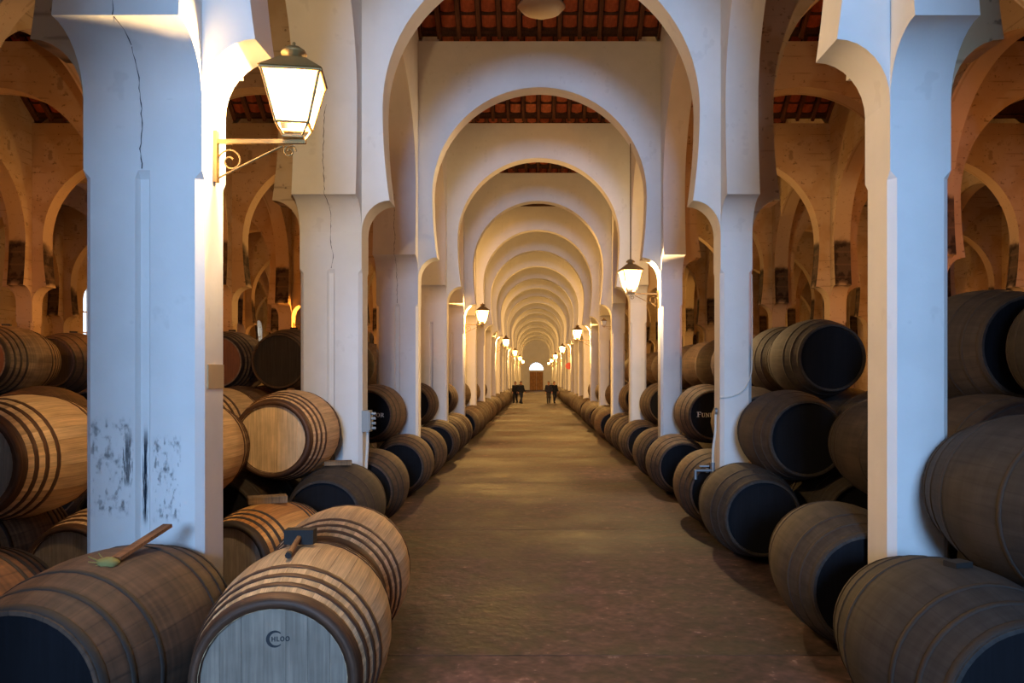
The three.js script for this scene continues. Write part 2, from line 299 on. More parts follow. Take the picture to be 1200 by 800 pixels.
mesh('window_frame', merge([box(0.06, 3, 0.06, -0.6, 1.5, 0), box(0.06, 3, 0.06, 0.6, 1.5, 0), box(3.4, 0.06, 0.06, 0, 1.0, 0), box(3.4, 0.06, 0.06, 0, 2.0, 0)]), whitePaint, endWin);
const door = struct(group('door_1', 0.07, 0, ZE + 0.24), 'brown double door at the far end of the aisle');
for (const s of [-1, 1]) { mesh('door_leaf', box(0.96, 2.7, 0.06, s * 0.49, 1.35, 0), slat, door); mesh('door_handle', box(0.04, 0.2, 0.05, s * 0.1, 1.1, 0.05), brass, door); }
mesh('door_frame', merge([box(0.12, 2.84, 0.12, -1.04, 1.42, 0), box(0.12, 2.84, 0.12, 1.04, 1.42, 0), box(2.2, 0.14, 0.12, 0, 2.8, 0)]), whitePaint, door);

// ------------------------------------------------------------------ roof: a gable over each line of bays, ridge across the aisles
const ceiling = struct(group('ceiling'), 'red tiled roof on dark rafters');
const slopeLen = Math.hypot(D / 2, RISE), slopeA = Math.atan2(RISE, D / 2);
const sheetG = box(spanX + 0.8, 0.05, slopeLen + 0.06), rafterG = box(0.07, 0.1, slopeLen), lathG = box(CLEAR, 0.035, 0.055);
const tileG = (() => { const g = new THREE.PlaneGeometry(0.25, 0.25, 5, 1); const p = g.attributes.position; for (let i = 0; i < p.count; i++) p.setZ(i, 0.035 * Math.cos(p.getX(i) / 0.125 * Math.PI / 2)); g.rotateX(Math.PI / 2); g.computeVertexNormals(); return g; })();
for (let k = -5; k < 26; k++) for (const s of [1, -1]) {   // s = 1: rising away from the gateway, -1: falling
  const zm = zc(k) - D / 2 + s * D / 4, slope = new THREE.Group(); slope.name = 'roof_slope';
  slope.position.set(midX, TOP + RISE / 2 + 0.16, zm); slope.rotation.x = s * slopeA; ceiling.add(slope);
  mesh('roof_board', sheetG, roofTimber, slope).position.y = 0.09;
  if (s < 0 && k >= 1 && k <= 5) {
    for (const [cx, mode] of [[(XL + XR) / 2, k === 3 || k === 4 ? 2 : 1], [rowsR[0] + (CLEAR + P) / 2, 1], [rowsL[1] + (CLEAR + P) / 2, 1], [rowsL[1] - (CLEAR + P) / 2, 1]]) {
      const o = cx - midX, tiles = [];
      for (let i = 0; i <= 12; i++) mesh('rafter', rafterG, rafterMat, slope).position.set(o - CLEAR / 2 + CLEAR * i / 12, -0.03, 0);
      for (let j = 0; j < 10; j++) mesh('lath', lathG, roofTimber, slope).position.set(o, 0.03, -slopeLen / 2 + (j + 0.5) * slopeLen / 10);
      for (let i = 0; i < 12; i++) for (let j = 0; j < 10; j++) {
        const x = o - CLEAR / 2 + CLEAR * (i + 0.5) / 12, z = -slopeLen / 2 + (j + 0.5) * slopeLen / 10, y = 0.05 + rr(-0.006, 0.006);
        if (mode === 2) { const m = mesh('roof_tile', tileG, terra[Math.floor(rnd() * 3)], slope); m.position.set(x, y, z + 0.14); m.rotation.y = rr(-0.03, 0.03); } else tiles.push(tileG.clone().translate(x, y, z + 0.14));
      }
      if (tiles.length) mesh('tile_bed', merge(tiles), terra[1], slope).userData.kind = 'stuff';
    }
  }
}
// ------------------------------------------------------------------ barrels
const BR = 0.505, BL = 1.36, RIM = 0.398, RIN = 0.372;
const rad = z => BR - (BR - RIM) * Math.min(1, Math.abs(z) / (BL / 2)) ** 1.9;
function zLathe(pts, seg) { return new THREE.LatheGeometry(pts.map(([r, z]) => new THREE.Vector2(r, z)), seg).rotateX(Math.PI / 2).rotateZ(0.05); }
function bodyPts(n) { const p = []; for (let i = 0; i <= n; i++) { const z = -BL / 2 + BL * i / n; p.push([rad(z), z]); } return [[RIN - 0.004, -BL / 2 + 0.06], [RIM - 0.02, -BL / 2], ...p, [RIM - 0.02, BL / 2], [RIN - 0.004, BL / 2 - 0.06]]; }
function hoopGeo(z, w, seg, t = 0.005) { const a = z - w / 2, b = z + w / 2; return zLathe([[rad(a) - 0.004, a], [rad(a) + t, a], [rad(z) + t, z], [rad(b) + t, b], [rad(b) - 0.004, b]], seg); }
function fixUV(g) { return g; }
const bodyG = toCreasedNormals(zLathe(bodyPts(16), 40), 0.6), farBodyG = toCreasedNormals(zLathe(bodyPts(8), 20), 0.6);
const discG = (() => { const g = new THREE.CylinderGeometry(RIN, RIN, 0.02, 40).rotateX(Math.PI / 2); const p = g.attributes.position, u = g.attributes.uv; for (let i = 0; i < p.count; i++) u.setXY(i, p.getX(i) + 0.5, p.getY(i) + 0.5); return g; })();
const hoopSet = { light: [[0.64, 0.075], [0.525, 0.036], [0.425, 0.036], [0.31, 0.036]], dark: [[0.65, 0.04], [0.49, 0.028], [0.30, 0.028]] };
const hoopGs = {}; for (const k in hoopSet) hoopGs[k] = hoopSet[k].flatMap(([z, w]) => [hoopGeo(z, w, 40), hoopGeo(-z, w, 40)]);
const bungG = new THREE.CylinderGeometry(0.04, 0.05, 0.05, 12), bungBlockG = box(0.11, 0.03, 0.085);
const chimeG = zLathe([[RIN - 0.016, BL / 2 - 0.05], [RIN - 0.012, BL / 2 + 0.004], [RIM + 0.006, BL / 2 + 0.004], [RIM + 0.014, BL / 2 - 0.03]], 40);
// one stave: a bent board with edges
const staveGs = (() => {
  const n = 12, w = Math.PI * 2 / STAVES, gap = 0.0035, T = 0.022, pos = [], uv = [];
  const at = (a, z, d) => { const r = rad(z) - d; return [r * Math.cos(a), r * Math.sin(a), z]; };
  const quad = (A, B, C, E, us) => { pos.push(...A, ...B, ...C, ...A, ...C, ...E); uv.push(us[0], us[1], us[2], us[1], us[2], us[3], us[0], us[1], us[2], us[3], us[0], us[3]); };
  for (let i = 0; i < n; i++) {
    const z0 = -BL / 2 + BL * i / n, z1 = -BL / 2 + BL * (i + 1) / n, a0 = -w / 2 + gap / 2, a1 = w / 2 - gap / 2;
    quad(at(a0, z0, 0), at(a1, z0, 0), at(a1, z1, 0), at(a0, z1, 0), [0, i / n, 0.2, (i + 1) / n]);
    quad(at(a1, z0, 0), at(a1, z0, T), at(a1, z1, T), at(a1, z1, 0), [0, i / n, 0.05, (i + 1) / n]);
    quad(at(a0, z0, T), at(a0, z0, 0), at(a0, z1, 0), at(a0, z1, T), [0, i / n, 0.05, (i + 1) / n]);
  }
  for (const s of [-1, 1]) { const z = s * BL / 2, q = [at(-w / 2, z, 0), at(w / 2, z, 0), at(w / 2, z, 0.04), at(-w / 2, z, 0.04)]; quad(...(s > 0 ? q : q.reverse()), [0, 0, 0.1, 0.1]);
    const q2 = [at(-w / 2, z, 0.04), at(w / 2, z, 0.04), at(w / 2, z - s * 0.06, 0.04), at(-w / 2, z - s * 0.06, 0.04)]; quad(...(s > 0 ? q2 : q2.reverse()), [0, 0, 0.1, 0.1]); }
  return [0, 0.37, 0.71].map(o => { const g = new THREE.BufferGeometry(); g.setAttribute('position', new THREE.Float32BufferAttribute(pos, 3)); g.setAttribute('uv', new THREE.Float32BufferAttribute(uv.map((v, i) => i % 2 ? v : v + o), 2)); return toCreasedNormals((g.computeVertexNormals(), g), 0.5); });
})();
// head boards: a disc cut into upright planks
const boardGs = (() => {
  const n = 7, out = [], w = 2 * RIN / n;
  for (let i = 0; i < n; i++) {
    const a = -RIN + i * w + 0.0006, b = -RIN + (i + 1) * w - 0.0006, s = new THREE.Shape(), m = 8, up = [], dn = [];
    for (let j = 0; j <= m; j++) { const x = a + (b - a) * j / m, h = Math.sqrt(Math.max(0, RIN * RIN - x * x)); up.push([x, h]); dn.push([x, -h]); }
    const P2 = [...dn, ...up.reverse()]; s.moveTo(...P2[0]); for (const q of P2.slice(1)) s.lineTo(...q);
    const g = new THREE.ExtrudeGeometry(s, { depth: 0.022, bevelEnabled: false }), u = g.attributes.uv; for (let k = 0; k < u.count; k++) u.setXY(k, u.getX(k) + 0.5 + i * 0.13, u.getY(k) + 0.5);
    out.push(g);
  }
  return out;
})();
// kinds of barrel, made once and cloned
function makeBarrel({ body, head, hoop = 'iron', set = 'dark', staves = false, bung = 'block' }) {
  const g = new THREE.Group(), put = (n, geo, mat) => { const m = mesh(n, geo, mat, g); m.position.y = BR; return m; };
  if (staves) for (let i = 0; i < STAVES; i++) { const tone = body === 'old' ? oldTone : staveTone; const m = put('stave', staveGs[i % 3], tone[Math.floor(rnd() * tone.length)]); m.rotation.z = i / STAVES * Math.PI * 2; }
  else put('body', bodyG, BODY[body]);
  if (['oak', 'pale', 'red'].includes(head)) { boardGs.forEach((b, i) => { const m = put('head_board', b, HEAD[head]); m.position.z = BL / 2 - 0.06 + (i % 2) * 0.0015; }); } else put('head', discG, HEAD[head]).position.z = BL / 2 - 0.042;
  put('back_head', discG, HEAD[head]).position.z = -BL / 2 + 0.06;
  for (const h of hoopGs[set]) put('hoop', h, HOOP[hoop]);
  if (bung === 'block') { const m = put('bung', bungBlockG, blackWood); m.position.y = 2 * BR + 0.01; m.rotation.y = 0.3; } else { const m = put('bung', bungG, cork); m.position.y = 2 * BR - 0.01; }
  if (staves) put('chime', chimeG, HOOP[hoop]);
  return g;
}
const KIND = {
  light: { body: 'oak', head: 'pale', hoop: 'rust', set: 'light', staves: true, bung: 'cork' }, amber: { body: 'oak', head: 'oak', hoop: 'rust', set: 'light', staves: true, bung: 'cork' },
  old: { body: 'old', head: 'pale', hoop: 'iron', set: 'light', staves: true, bung: 'block' }, umber: { body: 'umber', head: 'red', hoop: 'iron', set: 'light' },
  brown: { body: 'brown', head: 'ink', hoop: 'tarred' }, black: { body: 'black', head: 'ink', hoop: 'tarred' }, soot: { body: 'soot', head: 'ink', hoop: 'tarred' }, grime: { body: 'grime', head: 'red', set: 'light' }, tar: { body: 'brown', head: 'tar' },
};
const proto = {};
// x, z: centre of the bilge; y: height of its underside; yaw turns the rear towards +x
function barrel(kind, x, y, z, yaw, label, grp, scale = 1) {
  const g = proto[kind] ? proto[kind].clone() : (proto[kind] = makeBarrel(KIND[kind]));
  g.name = numbered('barrel'); g.position.set(x, y, -z); g.rotation.y = -yaw * Math.PI / 180; g.scale.setScalar(scale); scene.add(g);
  return tag(g, label, 'barrel', grp);
}
function farBarrel(mat, x, y, z, yaw, label, grp) {
  const g = new THREE.Group(); g.name = numbered('barrel'); g.position.set(x, y, -z); g.rotation.y = -yaw * Math.PI / 180; scene.add(g);
  mesh('body', farBodyG, BODY[mat], g).position.y = BR; const h = mesh('head', discG, HEAD.ink, g); h.position.set(0, BR, BL / 2 - 0.042);
  return tag(g, label, 'barrel', grp);
}
const Y2 = 0.86, Y3 = 1.72, bare = b => { for (const c of b.children.filter(c => c.name === 'bung')) b.remove(c); return b; };
const DEEP = 'dark butt half lost in the shade deep in the stacks', GD = 'butts deep in the stacks';
// left foreground
const L1 = bare(barrel('brown', -2.35, 0, 4.36, 3, 'big dark brown barrel with a black head, a wooden slat lying on top', undefined, 1.03));
const L2 = bare(barrel('light', -1.345, 0, 4.60, -5, 'pale new oak barrel with a grey stamped head and a mallet on top'));
bare(barrel('light', -1.46, 0, 6.0, -3, 'pale new oak barrel right behind the barrel with the mallet'));
barrel('umber', -3.40, 0, 4.45, 0, 'rusty brown barrel beside the barrel that carries the slat');
barrel('light', -4.25, 0.84, 6.65, 0, 'pale oak barrel with dark hoops lying on others left of the wide smeared pillar');
barrel('light', -3.74, 0, 7.0, 0, 'barrel with a blue-grey head tucked low under the pale oak barrel', undefined, 0.88);
barrel('grime', -4.78, 0, 6.9, 0, DEEP, GD);
barrel('grime', -7.62, Y3, 11.55, -2, 'dusty brown barrel topmost of the stack left of the smeared pillar');
barrel('tar', -7.72, Y3, 13.4, 0, 'barrel with a round charcoal head on the stack left of the smeared pillar');
for (const z of [11.55, 13.4]) { for (const x of [-7.12, -8.16]) farBarrel('brown', x, Y2, z, 0, DEEP, GD); for (const x of [-6.6, -7.64, -8.68]) farBarrel('brown', x, 0, z, 0, DEEP, GD); }
// left, between the first and second pillars
bare(barrel('old', -2.46, 0, 7.3, 12, 'old honey brown barrel with a weathered blue-grey head by the smeared pillar', undefined, 0.84));
bare(barrel('black', -2.24, 0, 9.1, 0, 'black barrel with a plank over its bung before the switch box pillar'));
barrel('amber', -2.78, Y2 - 0.02, 9.1, 0, 'light barrel with a clean golden oak head resting on darker barrels');
barrel('black', -3.30, 0, 9.0, 0, 'dark barrel in the shade under the golden headed barrel');
barrel('black', -4.33, 0, 8.9, 0, DEEP, GD);
barrel('amber', -3.38, 0.78, 7.68, 0, 'golden barrel partly hidden behind the smeared pillar');
barrel('amber', -4.0, Y2, 10.0, 3, 'pale barrel with close hoops behind the golden barrel at the pillar');
barrel('umber', -4.3, Y2, 13.0, 3, 'barrel with a reddish head in the gap between the pillars');
barrel('grime', -4.92, Y3, 13.0, 0, 'dusty brown barrel high on the stack behind the smeared pillar');
barrel('tar', -3.74, Y3, 12.4, 2, 'barrel with a round charcoal head high beside the switch box pillar');
for (const z of [10.5, 11.92]) { farBarrel('brown', -3.42, 0, z, 0, DEEP, GD); farBarrel('brown', -4.46, 0, z, 0, DEEP, GD); }
farBarrel('brown', -4.27, Y2, 11.55, 0, DEEP, GD); farBarrel('brown', -5.36, Y2, 13.0, 0, DEEP, GD); farBarrel('brown', -5.5, 0, 13.2, 0, DEEP, GD);
farBarrel('brown', -3.23, Y2, 12.45, 0, DEEP, GD);
farBarrel('brown', -2.84, Y2, 11.0, 0, 'dark butt edge peeping out behind the switch box pillar');
// right foreground
barrel('soot', 2.21, 0, 4.2, 0, 'big black barrel with thin hoop lines before the slender pillar');
barrel('soot', 3.5, 0, 4.2, 0, 'black barrel squeezed in beside the big black barrel');
barrel('soot', 2.86, 0.785, 4.42, 0, 'black barrel lying across two others right of the slender pillar');
barrel('black', 2.37, 0, 6.22, 4, 'black barrel on the floor with its head half hidden by the slender pillar');
barrel('black', 3.78, Y3, 6.85, -3, 'black barrel with a deep blue head high right of the slender pillar');
barrel('soot', 3.93, Y3 - 0.02, 5.35, 0, 'grey-black barrel high at the edge of the stack before the blue headed one');
barrel('black', 3.40, Y2, 6.0, 0, 'black barrel low in the gap under the blue headed barrel');
for (const [x, y, z] of [[3.93, 0, 6.05], [4.96, 0, 6.05], [3.93, 0, 7.58], [4.96, 0, 7.58], [4.45, Y2, 6.0], [4.43, Y2, 7.5]]) farBarrel('soot', x, y, z, 0, DEEP, GD);
// right, between the first and second pillars
barrel('black', 2.40, 0, 9.12, 0, 'black barrel on the floor in front of the pillar with the looped cable');
barrel('black', 2.86, Y2 - 0.02, 9.1, 0, 'black barrel on the second tier with a round black head showing whole');
barrel('black', 3.42, 0, 9.0, 0, 'black barrel deep in the shade behind two front barrels');
barrel('black', 3.38, Y2 - 0.04, 7.5, 0, 'dark barrel half hidden behind the slender pillar');
barrel('black', 3.56, Y3, 10.3, 0, 'black barrel topmost of the stack between the slender pillars');
barrel('black', 3.60, Y3, 11.75, 0, 'black barrel just behind the topmost one of the stack');
barrel('black', 3.97, Y2, 9.0, 0, 'black barrel in the dark under the topmost one');
farBarrel('brown', 2.95, Y2, 11.0, 0, 'dark butt edge peeping out behind the cable pillar');
farBarrel('black', 4.45, 0, 9.0, 0, DEEP, GD);
// the long rows beside the aisle and the stacks behind them
for (const s of [-1, 1]) {
  const PILLARS = s < 0 ? 'wide grooved pillars' : 'slender pillars', ROW = `dark butt lying on the floor in the long row along the ${PILLARS}`, TIER2 = `dark butt on the second tier close behind one of the ${PILLARS}`, TIER3 = `dark butt on the third tier in the bays behind the ${PILLARS}`;
  const DEEP = `dark butt half lost in the shade of the stacks behind the ${PILLARS}`, GD = `butts deep in the stacks behind the ${PILLARS}`, GROW = `floor row of butts along the ${PILLARS}`, GT2 = `second tier butts behind the ${PILLARS}`, GT3 = `third tier butts behind the ${PILLARS}`;
  const x0 = s < 0 ? 2.25 : 2.40, B = s < 0 ? 3.44 : 3.45;
  for (const z of [10.98, 13.82, 15.70, 18.45, 20.4, 22.0]) barrel('brown', s * (x0 + rr(-0.02, 0.02)), 0, z, rr(-2, 2), ROW, GROW);
  for (let k = 5; k < 24; k++) for (const f of [0.74, 2.18, 3.60]) if (f !== 2.18 || rnd() < 0.75) farBarrel('brown', s * (x0 + rr(-0.08, 0.06)), 0, zf(k) + P + f - 0.03, rr(-2, 2), ROW, GROW);
  for (let k = 2; k < 8; k++) {
    const z = zf(k + 1) - 0.72;
    if (k < 5) { const b = barrel('brown', s * (x0 + 0.52), Y2, z, 0, k === 2 ? (s < 0 ? 'barrel with white lettering on its black head seen past the switch box' : 'barrel with white lettering on its black head behind the cable pillar') : TIER2, k === 2 ? undefined : GT2); if (k === 2) b.userData.sign = true; }
    else farBarrel('brown', s * (x0 + 0.52), Y2, z, 0, TIER2, GT2);
  }
  for (let i = 0; i < 13; i++) {                    // continuous rows behind the pillars
    const z = (s < 0 ? 14.5 : 10.45) + i * 1.44;
    farBarrel('brown', s * (B + 0.02), 0, z, 0, DEEP, GD); farBarrel('black', s * (B + 1.06), 0, z, 0, DEEP, GD); farBarrel('black', s * (B + 0.55), Y2, z, 0, DEEP, GD);
    if (z > 12.5) farBarrel('brown', s * (B + 0.07), Y3 - 0.01, z + 0.3, 0, TIER3, GT3);
  }
}
// ------------------------------------------------------------------ writing on the heads
const serif = await new FontLoader().loadAsync('fonts/droid/droid_serif_bold.typeface.json'), sans = await new FontLoader().loadAsync('fonts/droid/droid_sans_bold.typeface.json');
const letters = (t, font, size) => new TextGeometry(t, { font, size, depth: 0.0015, curveSegments: 4, bevelEnabled: false });
const whiteInk = new THREE.MeshStandardMaterial({ color: 0xe6e4dc, roughness: 0.7 });
scene.children.filter(o => o.userData.sign).forEach(b => {
  const g = merge([letters('F', serif, 0.085), letters('UNDADOR', serif, 0.064).translate(0.075, 0, 0)]); g.computeBoundingBox(); g.translate(-(g.boundingBox.max.x + g.boundingBox.min.x) / 2, -0.03, 0);
  const m = mesh('lettering', g, whiteInk, b); m.position.set(0, BR, BL / 2 - 0.0315); m.userData.label = 'white serif capital letters'; delete b.userData.sign;
});
{ // stamp on the pale head: a crescent ring and letters
  const ink = new THREE.MeshStandardMaterial({ color: 0x2c2f33, roughness: 0.8 });
  const s = new THREE.Shape(); s.absarc(0, 0, 0.042, 0.8, Math.PI * 2 - 0.8, false); s.absarc(0.007, 0, 0.032, Math.PI * 2 - 0.85, 0.85, true);
  const st = new THREE.Group(); st.name = 'stamp'; L2.add(st); st.position.set(0, BR + 0.2, BL / 2 - 0.0358);
  mesh('stamp_ring', new THREE.ExtrudeGeometry(s, { depth: 0.0012, bevelEnabled: false, curveSegments: 24 }), ink, st);
  mesh('stamp_letters', letters('HLOO', sans, 0.024).translate(-0.018, -0.012, 0), ink, st);
}
// ------------------------------------------------------------------ lanterns
const paneLit = new THREE.MeshPhysicalMaterial({ color: 0xfff4dc, transmission: 1, thickness: 0, roughness: 0.2, emissive: new THREE.Color().setRGB(1, 0.86, 0.6), emissiveIntensity: 3.2 });
const paneOff = new THREE.MeshPhysicalMaterial({ color: 0xf2f4f4, transmission: 0.5, thickness: 0, roughness: 0.9 });
const bulbMat = new THREE.MeshStandardMaterial({ color: 0xfff0d0, emissive: new THREE.Color().setRGB(1, 0.75, 0.42), emissiveIntensity: 6 });
const lanternMetal = new THREE.MeshStandardMaterial({ color: 0x9a7a48, roughness: 0.5, metalness: 0.4 });
const T1 = 0.205, B1 = 0.115, HB = 0.10, HT = 0.46;       // half widths and heights of the glazed body
function paneGeo() { const g = new THREE.BufferGeometry(); const e = 0.012, p = [[-B1 + e, HB, B1 - 0.004], [B1 - e, HB, B1 - 0.004], [T1 - e, HT, T1 - 0.004], [-T1 + e, HT, T1 - 0.004]]; g.setAttribute('position', new THREE.Float32BufferAttribute([0, 1, 2, 0, 2, 3].flatMap(i => p[i]), 3)); g.computeVertexNormals(); g.setAttribute('uv', new THREE.Float32BufferAttribute([0, 0, 1, 0, 1, 1, 0, 0, 1, 1, 0, 1], 2)); return g; }
const paneG = paneGeo();
const LG = (() => {
  const c = [[-1, -1], [1, -1], [1, 1], [-1, 1]], frame = [];
  for (const [a, b] of c) frame.push(bar([a * B1, HB, b * B1], [a * T1, HT, b * T1], 0.011));
  for (let i = 0; i < 4; i++) { const p = c[i], q = c[(i + 1) % 4]; frame.push(bar([p[0] * B1, HB, p[1] * B1], [q[0] * B1, HB, q[1] * B1], 0.011), bar([p[0] * T1, HT, p[1] * T1], [q[0] * T1, HT, q[1] * T1], 0.016)); }
  const gallery = []; for (const [a, b] of c) gallery.push(bar([a * 0.06, 0, b * 0.06], [a * B1, HB, b * B1], 0.009)); gallery.push(box(0.15, 0.02, 0.15, 0, 0.01, 0));
  const roof = new THREE.CylinderGeometry(0.085 * Math.SQRT2, (T1 + 0.02) * Math.SQRT2, 0.12, 4, 1).rotateY(Math.PI / 4).translate(0, HT + 0.07, 0).toNonIndexed(); roof.computeVertexNormals();
  const cap = new THREE.LatheGeometry([[0.001, 0.60], [0.06, 0.585], [0.06, 0.63], [0.095, 0.635], [0.085, 0.66], [0.05, 0.685], [0.012, 0.695], [0.012, 0.72], [0.001, 0.73]].map(p => new THREE.Vector2(...p)), 16);
  const spiral = (cx, cy, r0, n, dir) => { const pts = []; for (let i = 0; i <= 22; i++) { const t = i / 22, a = t * Math.PI * 2 * n; pts.push([cx + dir * r0 * (1 - 0.78 * t) * Math.cos(a), cy + r0 * (1 - 0.78 * t) * Math.sin(a), 0]); } return tube(pts, 0.006, 60, 5); };
  return { frame: merge(frame), gallery: merge(gallery), roof, cap, arm: box(0.62, 0.028, 0.028, 0.27, 0, 0), plate: box(0.02, 0.34, 0.05, -0.03, -0.1, 0), brace: bar([-0.02, -0.25, 0], [0.42, -0.03, 0], 0.007), scroll1: spiral(0.08, -0.13, 0.085, 1.4, -1), scroll2: spiral(0.47, -0.065, 0.045, 1.5, 1) };
})();
function lantern(x, y, z, turn, lit, label, grp, size = 1, col = LAMP, cd = LAMP_CD) {      // x, y, z: where the bracket meets the wall; the arm runs along the turned x axis
  const g = group('wall_lantern', x, y, z, turn); g.scale.setScalar(size);
  const br = new THREE.Group(); br.name = 'bracket'; g.add(br);
  mesh('wall_plate', LG.plate, lanternMetal, br).position.x = 0.045; for (const [n, k] of [['arm', 'arm'], ['brace', 'brace'], ['scroll', 'scroll1'], ['scroll', 'scroll2']]) mesh(n, LG[k], lanternMetal, br).position.x = 0.03;
  const h = new THREE.Group(); h.name = 'lamp_head'; h.position.set(0.53, 0.014, 0); h.rotation.y = 0.16; h.scale.setScalar(0.89); g.add(h);
  for (const k of ['frame', 'gallery', 'roof', 'cap']) mesh(k === 'roof' ? 'lamp_roof' : k === 'cap' ? 'chimney_cap' : k, LG[k], lanternMetal, h);
  for (let i = 0; i < 4; i++) mesh('glass_pane', paneG, lit ? paneLit : paneOff, h).rotation.y = i * Math.PI / 2;
  mesh('light_bulb', new THREE.LatheGeometry([[0.001, 0.34], [0.045, 0.31], [0.06, 0.26], [0.05, 0.21], [0.025, 0.17], [0.02, 0.1], [0.001, 0.1]].map(p => new THREE.Vector2(...p)).reverse(), 14), lit ? bulbMat : whitePaint, h);
  if (lit) { const l = new THREE.PointLight(col, cd); l.position.y = 0.26; l.castShadow = true; l.shadow.radius = 2.5; h.add(l); }
  return tag(g, label, 'lantern', grp);
}
const FARL = 'lit brass lantern on a bracket of a wide grooved pillar far down the aisle', FARR = 'lit brass lantern on a bracket of a slender pillar far down the aisle';
for (const k of [1, 5, 9, 13, 17, 21]) lantern(XL, 3.56, zc(k), 0, true, k === 1 ? 'large lit lantern on a scrolled bracket on the wide smeared pillar' : FARL, k === 1 ? undefined : 'lit lanterns down the aisle', 1, k === 1 ? NEARLAMP : LAMP, k === 1 ? 27 : LAMP_CD);
for (const k of [3, 7, 11, 15, 19, 23]) lantern(XR, 3.52, zc(k), Math.PI, true, k === 3 ? 'lit lantern hanging clear on the slender pillar side, white glare on the corbel above it' : FARR, k === 3 ? undefined : 'lit lanterns on the slender pillars', 1, k === 3 ? NEARLAMP : LAMP, k === 3 ? 40 : LAMP_CD);
lantern(XR, 3.5, zc(5), Math.PI, false, 'small unlit lantern with white glass close to a slender pillar', undefined, 0.42);
// lanterns of the side aisles, on pillars that hide them from the central aisle
const SIDE = 'lit lantern on a pillar in a side aisle';
for (const [row, face, ks] of [[rowsR[1], -1, [2, 3]], [rowsR[1], 1, [2]], [rowsR[2], -1, [2, 3, 5, 10]], [rowsR[3], -1, [7]], [rowsL[1], 1, [3, 5]], [rowsL[1], -1, [2, 4, 7]], [rowsL[2], 1, [2, 3, 5, 9]], [rowsL[3], 1, [7]]])
  for (const k of ks) lantern(row + face * P / 2, 3.56, zc(k), face > 0 ? 0 : Math.PI, true, SIDE, 'lanterns of the side aisles', 1, AMBER, AMBER_CD);

// ------------------------------------------------------------------ small things
{ // pendant lamp under the crown of the second arch
  const g = group('pendant_lamp', 0.07, 7.0, zc(2)); mesh('rod', new THREE.CylinderGeometry(0.012, 0.012, 0.5, 8).translate(0, 0.45, 0), roofTimber, g);
  mesh('shade', new THREE.LatheGeometry([[0.001, 0.0], [0.2, 0.0], [0.3, 0.06], [0.3, 0.1], [0.12, 0.2], [0.03, 0.24], [0.001, 0.24]].map(p => new THREE.Vector2(...p)), 8), new THREE.MeshStandardMaterial({ color: 0x7a5230, roughness: 0.6 }), g);
  g.position.y = 6.55; mesh('hook', new THREE.CylinderGeometry(0.02, 0.02, 0.06, 8).translate(0, 0.68, 0), brass, g); tag(g, 'brown octagonal pendant lamp hanging under the crown of an arch', 'lamp');
}
{ // slat and husk on the brown barrel
  const a = new THREE.Vector3(-2.225, 1.035, -4.25), b = new THREE.Vector3(-2.175, 1.12, -4.74), s = mesh('wooden_slat', box(0.055, 0.02, a.distanceTo(b)), BODY.umber);
  s.position.copy(a).lerp(b, 0.5); s.lookAt(b); tag(s, 'flat wooden slat lying aslant on the big dark brown barrel', 'slat');
  const hG = new THREE.SphereGeometry(0.055, 14, 10); const p = hG.attributes.position; for (let i = 0; i < p.count; i++) { const q = 1 + 0.16 * Math.sin(p.getX(i) * 90) * Math.sin(p.getZ(i) * 70 + 1); p.setXYZ(i, p.getX(i) * q * 1.25, p.getY(i) * q * 0.7, p.getZ(i) * q); } hG.computeVertexNormals();
  const t = group('bung_wad', -2.24, 2 * BR - 0.01, -4.2); t.scale.setScalar(0.8); const straw = new THREE.MeshStandardMaterial({ color: 0x857f4a, roughness: 1 });
  mesh('wad', hG, straw, t).position.y = 0.03; for (let i = 0; i < 7; i++) { const a = 2.2 + i * 0.32; mesh('straw', bar([Math.cos(a) * 0.03, 0.03, Math.sin(a) * 0.03], [Math.cos(a) * 0.12, 0.02 + 0.03 * (i % 3), Math.sin(a) * 0.1], 0.004, 5), straw, t); }
  tag(t, 'yellow-green straw wad in the bung hole of the dark brown barrel', 'bung');
}
{ // mallet
  const g = group('mallet', -1.39, 2 * BR - 0.002, -4.72, 0); g.rotation.y = 0.02;
  mesh('mallet_head', box(0.17, 0.085, 0.09, 0, 0.05, -0.02), blackWood, g); mesh('handle', bar([0.0, 0.05, 0.0], [0.03, 0.016, 0.34], 0.016, 8), slat, g);
  mesh('handle_end', bar([0.028, 0.018, 0.31], [0.031, 0.015, 0.345], 0.018, 8), blackWood, g); tag(g, 'black headed mallet with a short wooden handle lying on a pale barrel', 'mallet');
}
{ // plank over the bung of the black barrel
  const m = mesh('bung_plank', box(0.3, 0.045, 0.14), BODY.grime); m.position.set(-2.22, 2 * BR + 0.022, -9.0); m.rotation.y = 0.25; tag(m, 'short weathered plank laid over the bung of a black barrel', 'plank');
  const q = mesh('bung_plank', box(0.34, 0.06, 0.16), BODY.grime); q.position.set(-2.46, 2 * BR * 0.84 + 0.028, -7.35); q.rotation.y = 0.4; tag(q, 'chunk of rough wood lying on the old honey brown barrel', 'plank');
}
{ // switch box and conduit on the second left pillar
  const g = group('switch_box', XL, 0, zc(2) + 0.1); mesh('box_body', box(0.09, 0.26, 0.2, 0.045, 1.45, 0), greyPlastic, g); mesh('box_cover', box(0.012, 0.22, 0.16, 0.096, 1.45, 0), greyPlastic, g);
  for (let i = 0; i < 4; i++) mesh('gland', bar([0.09, 1.36 + i * 0.06, -0.02], [0.15, 1.36 + i * 0.06, -0.02], 0.018, 8), greyPlastic, g);
  mesh('conduit', tube([[0.05, 1.32, 0], [0.05, 1.2, 0], [0.035, 0.9, 0], [0.02, 0.6, 0]], 0.02, 20, 8), whitePaint, g); tag(g, 'grey electrical switch box with a white conduit on the side of a wide pillar', 'switch box');
}
